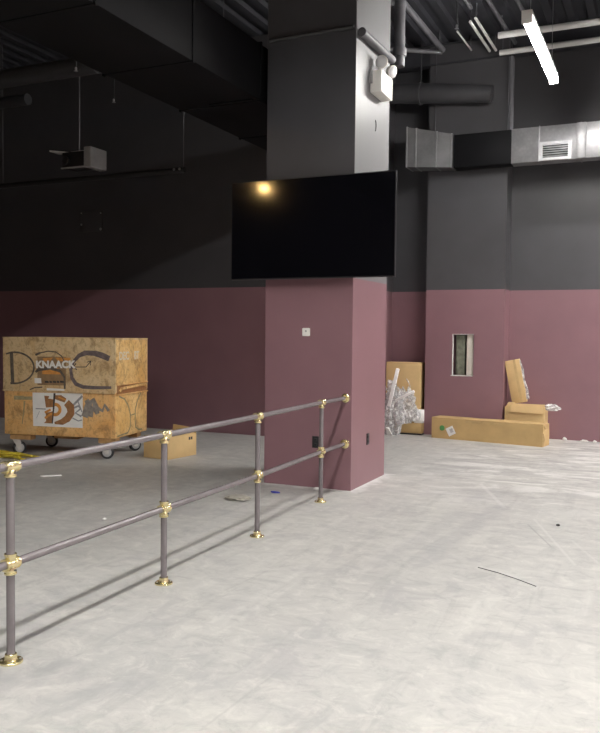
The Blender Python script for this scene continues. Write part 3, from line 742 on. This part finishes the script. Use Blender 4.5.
def fixture(label, tube, add_shield=True, z=5.3):
    t = thing('strip_light', label, 'strip light', (0, 0, 0))
    MB().box(-.06, .06, -1.2, 1.2, .03, .085, .006).build('housing', M['white_metal'], t)
    if add_shield:  # black wings added to block the tube's upward light
        for sx in (-1, 1):
            MB().hull([(sx * .055, -1.2, .05), (sx * .12, -1.2, -.055), (sx * .124, -1.2, -.055), (sx * .059, -1.2, .052)], [(sx * .055, 1.2, .05), (sx * .12, 1.2, -.055), (sx * .124, 1.2, -.055), (sx * .059, 1.2, .052)]).build('light_shield', M['black_metal'], t)
    MB().tube([(0, -1.17, .0), (0, 1.17, .0)], .038 if add_shield else .058, 14).build('tube', M[tube], t)
    for sy in (-1, 1): MB().box(-.06, .06, sy * 1.185 - .02, sy * 1.185 + .02, -.06, .088, .006).build('end_cap', M['white_plastic'], t)
    for sy in (-1, 1): MB().tube([(0, sy * .95, .08), (0, sy * .95, ZC - z)], .004, 6).build('hanger_cable', M['steel'], t)
    return t
def row(tube, spots, label, group, first_label=None, z=5.3):
    f0 = fixture(first_label or label, tube, not first_label, z)
    for i, (x, y, rz) in enumerate(spots):
        f = f0 if i == 0 else copy_tree(f0)
        f.location = (x, y, z); f.rotation_euler = (0, 0, rz)
        if not (first_label and i == 0): f['label'] = label; f['group'] = group
row('tube', [(-1.52, 10.6, 0)], '', '',
    'lit strip light hanging on cables near the right back wall', z=5.3)
row('tube_side', [(-1.52, 4.6, 0)], 'lit strip light overhead beside the railing, out of view', 'strip lights beside the railing')
row('tube_rear', [(-1.52, 1.6, 0), (-1.52, -1.4, 0)], 'lit strip light overhead by the camera, out of view', 'strip lights by the camera')
row('tube_far', [(8.9, y, 0) for y in (12.0, 9.4, 6.8, 4.2, 1.6, -1.0)], 'lit strip light overhead, out of view far to the side', 'strip lights of the side row')
row('tube_fill', [(-4.6, -3.4, PI / 2), (-1.8, -5.6, PI / 2), (1.4, -5.6, PI / 2)], 'added fill strip light overhead, out of view behind the camera', 'added fill strip lights behind the camera')  # unseen fixtures added as fill, turned crosswise to cast no rail shadows
row('tube_back_fill', [(1.4, 12.0, PI / 2), (4.0, 12.0, PI / 2)], 'added fill strip light overhead, out of view beyond the right picture edge', 'added fill strip lights by the back wall', z=5.9)  # added off frame to brighten the right side, crosswise to blur rail shadows
row('tube_side', [(2.0, 1.6, PI / 2), (4.6, 1.6, PI / 2)], 'added fill strip light overhead, out of view to the right of the camera', 'added fill strip lights beside the camera')  # extra unseen fixtures added as fill light
wl = thing('pendant_lamp', 'warm pendant lamp behind the camera, mirrored in the television', 'lamp', (-9.05, -1.74, 5.3))
MB().lathe([(.10 * math.sin(PI * k / 10), -.10 * math.cos(PI * k / 10)) for k in range(11)], (0, 0, 0), (0, 0, 1), 20).build('bulb', M['bulb'], wl)
MB().lathe([(.20, .0), (.205, .0), (.165, .11), (.065, .20), (.065, .24), (.03, .24), (.05, .19), (.155, .10)], (0, 0, 0.0), (0, 0, 1), 24).build('lamp_shade', M['black_metal'], wl)
MB().tube([(0, 0, .24), (0, 0, 1.3)], .006, 6).build('cord', M['black_metal'], wl)

# conduits under the deck
def conduit(pts, r, mat, label, name='conduit'):
    t = thing(name, label, name, pts[0]); o = Vector(pts[0])
    MB().tube([Vector(q) - o for q in pts], r, 12).build('pipe', M[mat], t)
    for q in (pts[0], pts[-1]):
        q = Vector(q)
        if q.z < 6.0: continue
        d = (Vector(pts[1]) - Vector(pts[0])).normalized() * .05 * (1 if q == Vector(pts[0]) else -1)
        MB().tube([q - o + d + Vector((0, 0, r * .8)), q - o + d + Vector((0, 0, ZC - q.z + .02))], .008, 6).build('hanger_rod', M['pipe_grey'], t)
    return t
conduit([(-3.62, 10.75, 6.3), (-3.42, 10.79, 6.3), (-3.385, 12.83, 6.3)], .045, 'pipe_grey', 'bent grey conduit under the deck just right of the column')
conduit([(-4.4, 12.3, 6.3), (-3.42, 12.93, 6.3)], .035, 'pipe_grey', 'short slanting conduit high beside the column')
conduit([(-2.71, 11.0, 6.45), (-2.69, 11.72, 6.45)], .03, 'pipe_grey', 'short conduit stub above the bright pair of conduits')
conduit([(-2.76, 12.0, 6.36), (-2.74, 13.34, 6.36)], .022, 'white_metal', 'pale shiny conduit, left of the shiny pair')
conduit([(-2.66, 11.9, 6.36), (-2.64, 13.34, 6.36)], .022, 'white_metal', 'pale shiny conduit, right of the shiny pair')
conduit([(-3.05, 12.4, 6.4), (-3.03, 13.3, 6.4)], .014, 'white_metal', 'thin conduit left of the shiny pair')
conduit([(-2.43, 10.6, 6.43), (-2.33, 13.33, 6.43)], .03, 'pipe_grey', 'long grey conduit between the shiny pair and the strip light')
conduit([(-2.08, 10.6, 6.46), (-1.98, 13.33, 6.46)], .03, 'pipe_grey', 'long grey conduit nearest the strip light')
conduit([(-2.45, 12.55, 6.3), (6.0, 12.62, 6.3)], .05, 'white_metal', 'pale pipe crossing behind the strip light, upper one')
conduit([(-2.55, 13.2, 6.26), (6.0, 13.22, 6.26)], .045, 'white_metal', 'pale pipe crossing behind the strip light, lower one')
conduit([(-2.38, 13.345, 5.03), (-2.38, 13.345, 6.22)], .045, 'pipe_grey', 'vertical grey conduit on the pilaster edge above the wall duct')
def sprinkler(x, y, z, label):
    t = thing('sprinkler_head', label, 'sprinkler', (x, y, z))
    MB().tube([(0, 0, .05), (0, 0, ZC - z)], .012, 8).build('drop_pipe', M['black_metal'], t)
    MB().lathe([(.012, .05), (.018, .03), (.010, .0), (.03, -.002), (.03, -.006)], (0, 0, 0), (0, 0, 1), 14).build('head', M['steel'], t)
sprinkler(-6.47, 7.46, 5.5, 'steel sprinkler head left of the big black duct, nearest the camera')
sprinkler(-7.6, 9.0, 5.35, 'steel sprinkler head by the dark round pipe on the left')
sprinkler(-2.9, 11.75, 6.2, 'steel sprinkler head above the shiny conduits')
sprinkler(-7.95, 10.3, 5.3, 'steel sprinkler head above the projector')
lp = thing('round_pipe', 'dark round pipe crossing the left ceiling', 'pipe', (-7.43, 9.25, 5.5))
MB().tube([(-6.5, 0, 0), (0, 0, 0)], .13, 20).build('pipe', M['pipe_dark'], lp)
for xx in (-.5, -3): MB().tube([(xx, 0, .1), (xx, 0, 1.1)], .008, 6).build('hanger_rod', M['black_metal'], lp)
lp2 = thing('round_pipe', 'short dark pipe end at the left picture edge', 'pipe', (-9.6, 10.2, 5.5))
MB().tube([(-4.5, 0, 0), (0, 0, 0)], .09, 18).build('pipe', M['pipe_dark'], lp2)
MB().tube([(-.6, 0, .08), (-.6, 0, 1.1)], .008, 6).build('hanger_rod', M['black_metal'], lp2)

# projector and the hung bar
pr = thing('projector', 'ceiling hung projector with pale side above the black bar', 'projector', (-8.72, 10.35, 4.30))
MB().box(-.16, .42, -.17, .18, .02, .27, .015).build('body', M['black_plastic'], pr)
MB().box(.30, .44, -.20, .20, .0, .32, .012).build('end_cover', M['grey_plastic'], pr)
MB().lathe([(.06, 0), (.065, .05), (.05, .06)], (-.05, -.18, .13), (0, -1, 0), 18).build('lens', M['bezel'], pr)
mb = MB(); mb.box(-.06, .20, -.08, .08, .26, .30, .006); mb.hull([(-.46, -.12, .32), (-.46, .1, .32), (-.1, .1, .29), (-.06, -.06, .25)], [(-.46, -.12, .345), (-.46, .1, .345), (-.1, .1, .32), (-.06, -.06, .28)])
mb.build('mount_plate', M['white_metal'], pr)
MB().tube([(.05, 0, .28), (.05, 0, 2.3)], .012, 8).build('ceiling_pole', M['pipe_grey'], pr)
MB().box(-.14, .42, -.22, -.19, .0, .02).build('base_lip', M['grey_plastic'], pr)
hb = thing('hanging_bar', 'long thin black bar hung on rods below the projector', 'bar', (-6.77, 10.5, 4.20))
MB().tube([(-6.4, 0, 0), (0, 0, 0)], .045, 14).build('bar', M['black_plastic'], hb)
for xx in (-.02, -3.68): MB().tube([(xx, 0, .03), (xx, 0, 2.4)], .008, 6).build('hanger_rod', M['pipe_grey'], hb)
for xx in (-.06, -.16): MB().lathe([(.02, 0), (.02, .012), (.008, .016)], (xx, -.042, .01), (0, -1, 0), 10).build('bolt', M['steel'], hb)
wp = thing('wall_plate', 'charcoal wall plate with shiny screws high on the dark left wall', 'wall plate', (-9.64, 11.85, 3.72))
MB().box(-.25, .25, -.02, 0, -.18, .2, .004).build('plate', M['wall'], wp)
for x, z, r in ((-.22, .17, .012), (.22, .15, .014), (-.22, -.04, .02), (.22, -.14, .026)):
    MB().lathe([(r, 0), (r, .008), (r * .4, .012)], (x, -.02, z), (0, -1, 0), 12).build('screw', M['steel'], wp)

# ------------------------------------------------------------------ camera, world, view
f = 800.0; H = 1.7
yaw = math.atan(365 / f); roll = math.radians(.61); pitch = math.atan((366.5 - 334.4) / f)
fw = Vector((-math.sin(yaw) * math.cos(pitch), math.cos(yaw) * math.cos(pitch), -math.sin(pitch)))
r0 = Vector((math.cos(yaw), math.sin(yaw), 0)); u0 = r0.cross(fw)
R = r0 * math.cos(roll) + u0 * math.sin(roll); Uv = u0 * math.cos(roll) - r0 * math.sin(roll)
cam = bpy.data.cameras.new('camera'); co = bpy.data.objects.new('camera', cam); COL.objects.link(co)
co.matrix_world = Matrix(((R.x, Uv.x, -fw.x, 0), (R.y, Uv.y, -fw.y, 0), (R.z, Uv.z, -fw.z, H), (0, 0, 0, 1)))
cam.sensor_fit = 'HORIZONTAL'; cam.sensor_width = 36; cam.lens = f / 600 * 36; cam.clip_start = .05
sc.camera = co
w = bpy.data.worlds.new('world'); sc.world = w; w.use_nodes = True
w.node_tree.nodes['Background'].inputs[0].default_value = (.5, .52, .6, 1); w.node_tree.nodes['Background'].inputs[1].default_value = .05
sc.view_settings.view_transform = 'Standard'; sc.view_settings.look = 'None'; sc.view_settings.gamma = 1.0
sc.view_settings.exposure = 0.0
sc.cycles.max_bounces = 8; sc.cycles.diffuse_bounces = 5; sc.cycles.transparent_max_bounces = 16
sc.cycles.sample_clamp_indirect = 4
